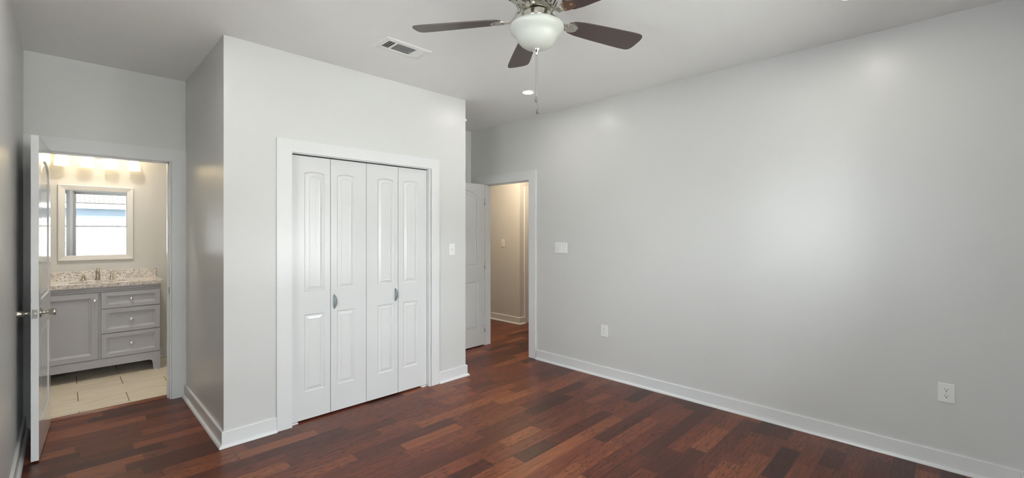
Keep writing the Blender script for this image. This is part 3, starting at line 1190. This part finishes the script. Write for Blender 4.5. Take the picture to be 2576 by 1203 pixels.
# ------------------------------------------------------------------ ceiling vent
vent = thing('air_vent', 'white louvred ceiling air register in front of the closet', 'air vent', (1.699, 2.772, H))
LX, LY = 0.180, 0.100
mb = MB()
IX, IY = 0.140, 0.062
fr_ = [(LX, -0.0015), (LX - 0.006, -0.005), (IX, -0.008), (IX, -0.002)]
for (ax, ay) in ((1, 1),):
    rings = []
    for (d, zz) in ((0, 0), (0.0, -0.002), (0.006, -0.006), (0.036, -0.009), (0.038, -0.001)):
        rings.append([mb.bm.verts.new(p) for p in ((-LX + d, -LY + d, zz), (LX - d, -LY + d, zz), (LX - d, LY - d, zz), (-LX + d, LY - d, zz))])
    for A, B in zip(rings, rings[1:]):
        for i in range(4):
            mb.bm.faces.new((A[i], A[(i + 1) % 4], B[(i + 1) % 4], B[i]))
bmesh.ops.recalc_face_normals(mb.bm, faces=mb.bm.faces)
mb.box(-0.088, -0.076, -IY, IY, -0.009, -0.002).box(0.076, 0.088, -IY, IY, -0.009, -0.002)
obj('vent_frame', mb, 'plastic', vent)
o = obj('duct', MB().box(-IX, IX, -IY, IY, -0.0016, -0.0004), 'vent_dark', vent)
o['label'] = 'dark duct opening'


def louver(length, wid, tilt, axis):
    t = MB().box(-length / 2, length / 2, -wid / 2, wid / 2, -0.0006, 0.0006)
    t.bm.transform(Matrix.Rotation(tilt, 4, 'X'))
    if axis == 'y':
        t.bm.transform(Matrix.Rotation(PI / 2, 4, 'Z'))
    return t


for i in range(7):
    t = louver(0.152, 0.013, math.radians(34), 'x')
    t.bm.transform(Matrix.Translation((0, -0.052 + i * 0.0172, -0.0062)))
    obj('louver', t, 'plastic', vent)
for i in range(3):
    t = louver(0.122, 0.014, math.radians(-35), 'y')
    t.bm.transform(Matrix.Translation((-0.128 + i * 0.0185, 0, -0.0062)))
    obj('louver', t, 'plastic', vent)
for i in range(3):
    t = louver(0.122, 0.019, math.radians(22), 'y')
    t.bm.transform(Matrix.Translation((0.097 + i * 0.0175, 0, -0.0062)))
    obj('louver', t, 'plastic', vent)

# ------------------------------------------------------------------ bathroom vanity
VX0, VX1, VYF, VYB, VZ = -0.225, 0.705, 5.905, 6.438, 0.893
van = thing('bathroom_vanity', 'grey bathroom vanity cabinet with one door and three drawers', 'vanity', (0.24, 6.17, 0))
O = Matrix.Translation((-0.24, -6.17, 0))


def vobj(name, mb, mat, parent):
    mb.bm.transform(O)
    return obj(name, mb, mat, parent)


mb = MB()
mb.box(VX0, VX0 + 0.018, VYF, VYB, 0.0, VZ - 0.04).box(VX1 - 0.018, VX1, VYF, VYB, 0.0, VZ - 0.04)
mb.box(VX0 + 0.018, VX1 - 0.018, VYF, VYB, 0.112, 0.13).box(VX0 + 0.018, VX1 - 0.018, VYB - 0.012, VYB, 0.13, VZ - 0.04)
mb.box(VX0 + 0.018, VX1 - 0.018, VYF, VYF + 0.018, 0.13, VZ - 0.04)       # face frame behind fronts
vobj('cabinet_body', mb, 'vanity', van)
# moulding under the top
mb = MB().prism([(VYF, VZ - 0.052), (VYF - 0.006, VZ - 0.05), (VYF - 0.006, VZ - 0.036), (VYF - 0.013, VZ - 0.03), (VYF - 0.013, VZ - 0.018), (VYF - 0.018, VZ - 0.014), (VYF - 0.018, VZ), (VYF + 0.02, VZ), (VYF + 0.02, VZ - 0.04), (VYF, VZ - 0.04)],
                'x', VX0 - 0.004, VX1 + 0.004)
vobj('top_moulding', mb, 'vanity', van)
# apron with cut-out feet
ap = [(VX0, 0.0), (VX0 + 0.055, 0.0), (VX0 + 0.059, 0.05), (VX0 + 0.066, 0.095), (VX0 + 0.085, 0.108), (VX1 - 0.085, 0.108), (VX1 - 0.066, 0.095), (VX1 - 0.059, 0.05), (VX1 - 0.055, 0.0), (VX1, 0.0), (VX1, 0.178), (VX0, 0.178)]
mb = MB().prism(ap, 'y', VYF - 0.016, VYF + 0.004)
mb.prism([(VYF - 0.016, 0.178), (VYF - 0.012, 0.186), (VYF, 0.186), (VYF, 0.178)], 'x', VX0, VX1)
vobj('apron', mb, 'vanity', van)


def front(name, x0, x1, z0, z1, fr):
    t = MB()
    y0 = VYF - 0.020
    bm = t.bm
    ringdef = [(0, 0.018), (0, 0.004), (0.003, 0.0), (fr, 0.0), (fr + 0.005, 0.006), (fr + 0.016, 0.0085), (fr + 0.018, 0.012)]
    rings = [[bm.verts.new(p) for p in ((x0 + d, y0 + q, z0 + d), (x1 - d, y0 + q, z0 + d), (x1 - d, y0 + q, z1 - d), (x0 + d, y0 + q, z1 - d))] for d, q in ringdef]
    for A, B in zip(rings, rings[1:]):
        for i in range(4):
            bm.faces.new((A[i], A[(i + 1) % 4], B[(i + 1) % 4], B[i]))
    bm.faces.new(rings[-1])
    bm.faces.new(rings[0])
    bmesh.ops.recalc_face_normals(bm, faces=bm.faces)
    return vobj(name, t, 'vanity', van)


def knob(parent, x, z, plane):
    t = MB().lathe([(0, 0.027), (0.009, 0.0265), (0.0145, 0.024), (0.0165, 0.0195), (0.013, 0.015), (0.006, 0.012), (0.0055, 0.004), (0.0085, 0.0)], 28,
                   Matrix.Translation((x, plane, z)) @ Matrix.Rotation(PI / 2, 4, 'X'))
    t.bm.transform(O)
    k_ = obj('knob', t, 'chrome', parent)
    k_['label'] = 'shiny round knob'


yk = VYF - 0.020
d = front('cabinet_door', VX0 + 0.006, 0.229, 0.19, 0.838, 0.05)
knob(d, 0.205, 0.76, yk)
for (z0, z1, kz_) in ((0.676, 0.838, 0.757), (0.432, 0.670, 0.551), (0.19, 0.426, 0.309)):
    d = front('drawer', 0.249, VX1 - 0.002, z0, z1, 0.040)
    knob(d, 0.475, kz_, yk + 0.012)

# granite top with backsplash and undermount sink
top = thing('countertop', 'speckled granite top with backsplash on the grey vanity', 'countertop', (0.24, 6.15, VZ))
TX0, TX1, TY0, TY1, TZ = -0.25, 0.730, 5.868, 6.438, 0.93
mb = MB()
SX, SY, SA, SB = 0.24, 6.100, 0.215, 0.150
bm = mb.bm
N = 64


def rect_pt(a):
    """point on the slab outline in direction a from the sink centre"""
    c, s = math.cos(a), math.sin(a)
    ts = []
    if c > 1e-9: ts.append((TX1 - SX) / c)
    if c < -1e-9: ts.append((TX0 - SX) / c)
    if s > 1e-9: ts.append((TY1 - SY) / s)
    if s < -1e-9: ts.append((TY0 - SY) / s)
    t = min(ts)
    return SX + c * t, SY + s * t


angs = [2 * PI * i / N for i in range(N)] + [math.atan2(y - SY, x - SX) % (2 * PI) for x in (TX0, TX1) for y in (TY0, TY1)]
angs = sorted(set(angs))


def sq(a):
    """rounded-rectangle-like sink outline"""
    c, s = math.cos(a), math.sin(a)
    p = 3.2
    r = (abs(c / SA) ** p + abs(s / SB) ** p) ** (-1 / p)
    return SX + r * c, SY + r * s


ot = [bm.verts.new((*rect_pt(a), TZ)) for a in angs]
ob = [bm.verts.new((*rect_pt(a), VZ)) for a in angs]
it = [bm.verts.new((*sq(a), TZ)) for a in angs]
ib = [bm.verts.new((*sq(a), VZ)) for a in angs]
n = len(angs)
for i in range(n):
    j = (i + 1) % n
    bm.faces.new((ot[i], ot[j], it[j], it[i]))
    bm.faces.new((ob[i], ib[i], ib[j], ob[j]))
    bm.faces.new((ot[i], ob[i], ob[j], ot[j]))
    bm.faces.new((it[i], it[j], ib[j], ib[i]))
bmesh.ops.recalc_face_normals(bm, faces=bm.faces)
OT = Matrix.Translation((-0.24, -6.15, -VZ))
bm.transform(OT)
obj('slab', mb, 'granite', top)
mb = MB().box(TX0, TX1, TY1 - 0.02, TY1, TZ, TZ + 0.092, 0.002)
mb.bm.transform(OT)
obj('backsplash', mb, 'granite', top)
mb = MB()
bm = mb.bm
rings = []
for f_, zz in ((1.04, VZ - 0.001), (1.0, VZ - 0.02), (0.95, VZ - 0.08), (0.85, VZ - 0.12), (0.5, VZ - 0.135), (0.1, VZ - 0.14)):
    rings.append([bm.verts.new((SX + (sq(a)[0] - SX) * f_, SY + (sq(a)[1] - SY) * f_, zz)) for a in angs])
for A, B in zip(rings, rings[1:]):
    for i in range(n):
        bm.faces.new((A[i], A[(i + 1) % n], B[(i + 1) % n], B[i])).smooth = True
bm.faces.new(rings[-1])
bmesh.ops.recalc_face_normals(bm, faces=bm.faces)
bm.transform(O)
obj('sink_basin', mb, 'porcelain', van)['label'] = 'white undermount basin'

# faucet
fc = thing('faucet', 'two-handle nickel faucet standing behind the basin on the granite top', 'faucet', (0.243, 6.335, TZ))
mb = MB().lathe([(0, 0), (0.026, 0), (0.025, 0.006), (0.020, 0.012), (0.0175, 0.04), (0.0165, 0.06)], 28)
pts, rad = [], []
for i in range(12):
    t = i / 11
    pts.append((0, -0.105 * t ** 1.5, 0.06 + 0.052 * math.sin(t * PI * 0.72)))
    rad.append(0.0168 - 0.006 * t)
mb.tube(pts, rad, 20)
obj('spout', mb, 'bronze_nickel', fc)
for s in (-1, 1):
    mb = MB().lathe([(0, 0), (0.025, 0), (0.024, 0.006), (0.017, 0.012), (0.0125, 0.035), (0.0115, 0.048), (0, 0.052)], 24, Matrix.Translation((s * 0.108, 0, 0)))
    hp = [(s * 0.108, 0, 0.040), (s * 0.113, -0.001, 0.052), (s * 0.124, -0.002, 0.058), (s * 0.145, -0.003, 0.060), (s * 0.168, -0.004, 0.062)]
    mb.tube(hp, [0.011, 0.0105, 0.0085, 0.007, 0.006], 14)
    obj('handle', mb, 'bronze_nickel', fc)

# framed mirror
mir = thing('wall_mirror', 'square mirror in a wide white mitred frame above the vanity', 'mirror', (0.2415, 6.439, 1.1325))
mb = MB()
bm = mb.bm
mw, mh = 0.585 / 2, 0.785
rings = []
for d_, q in ((0, 0), (0, -0.022), (0.006, -0.026), (0.052, -0.014), (0.055, -0.006)):
    rings.append([bm.verts.new(p) for p in ((-mw + d_, q, d_), (mw - d_, q, d_), (mw - d_, q, mh - d_), (-mw + d_, q, mh - d_))])
for A, B in zip(rings, rings[1:]):
    for i in range(4):
        bm.faces.new((A[i], A[(i + 1) % 4], B[(i + 1) % 4], B[i]))
bmesh.ops.recalc_face_normals(bm, faces=bm.faces)
obj('frame', mb, 'trim', mir)
g_ = 0.054
obj('mirror_glass', MB().box(-mw + g_, mw - g_, -0.0075, -0.003, g_, mh - g_), 'mirror', mir)

# vanity light bar
vl = thing('vanity_light', 'four-shade bathroom light bar glowing above the mirror', 'wall light', (0.253, 6.439, 2.27))
obj('backplate', MB().lathe([(0, 0.02), (0.045, 0.02), (0.058, 0.012), (0.062, 0)], 40, Matrix.Rotation(PI / 2, 4, 'X')), 'nickel', vl)
obj('bar', MB().tube([(-0.33, -0.075, 0.02), (0.33, -0.075, 0.02)], 0.010, 16).tube([(0, -0.015, 0.0), (0, -0.075, 0.02)], 0.009, 14), 'nickel', vl)
for i in range(4):
    x = (i - 1.5) * 0.1845
    mb = MB().lathe([(0, 0.020), (0.012, 0.018), (0.014, 0.0), (0.022, -0.006), (0.024, -0.030), (0.024, -0.048), (0, -0.048)], 24, Matrix.Translation((x, -0.135, 0)))
    mb.tube([(x, -0.075, 0.02), (x, -0.105, 0.030), (x, -0.130, 0.026), (x, -0.135, 0.012)], 0.006, 10)
    obj('lamp_holder', mb, 'nickel', vl)
    pr = [(0.024, -0.040), (0.030, -0.050), (0.038, -0.066), (0.045, -0.088), (0.050, -0.115), (0.053, -0.145), (0.0545, -0.175)]
    sh = obj('lamp_shade', MB().lathe(pr, 40, Matrix.Translation((x, -0.135, 0))), 'shade', vl)
    sh.modifiers.new('thick', 'SOLIDIFY').thickness = 0.003
    t = MB()
    q = bmesh.new()
    bmesh.ops.create_uvsphere(q, u_segments=20, v_segments=12, radius=0.034, matrix=Matrix.Translation((x, -0.135, -0.104)))
    for f in q.faces:
        f.smooth = True
    t.merge(q)
    t.tube([(x, -0.135, -0.075), (x, -0.135, -0.047)], [0.020, 0.012], 14)
    obj('bulb', t, 'bulb', sh)

# added lamp brightening the bathroom, unseen above the doorway head
bl_ = thing('added_bathroom_light', 'round ceiling lamp added to brighten the bathroom, out of view above the doorway', 'ceiling light', (0.25, 5.35, H))
obj('trim_ring', MB().lathe([(0.085, 0), (0.085, -0.003), (0.08, -0.006), (0.066, -0.006), (0.064, -0.002), (0.064, 0)], 48), 'plastic', bl_)
obj('light_lens', MB().lathe([(0, -0.003), (0.064, -0.003), (0.064, -0.001), (0, -0.001)], 48), 'added_bath_lens', bl_)

# hallway ceiling lamp (out of sight above the doorway head)
hl = thing('hall_ceiling_light', 'round warm ceiling lamp in the hallway, just out of view', 'ceiling light', (4.45, 4.25, H))
obj('lamp_base', MB().lathe([(0, 0), (0.13, 0), (0.13, -0.02), (0.12, -0.025), (0, -0.025)], 40), 'nickel', hl)
obj('lens', MB().lathe([(0.12, -0.025), (0.115, -0.045), (0.08, -0.062), (0, -0.068)], 40), 'hall_bulb', hl)
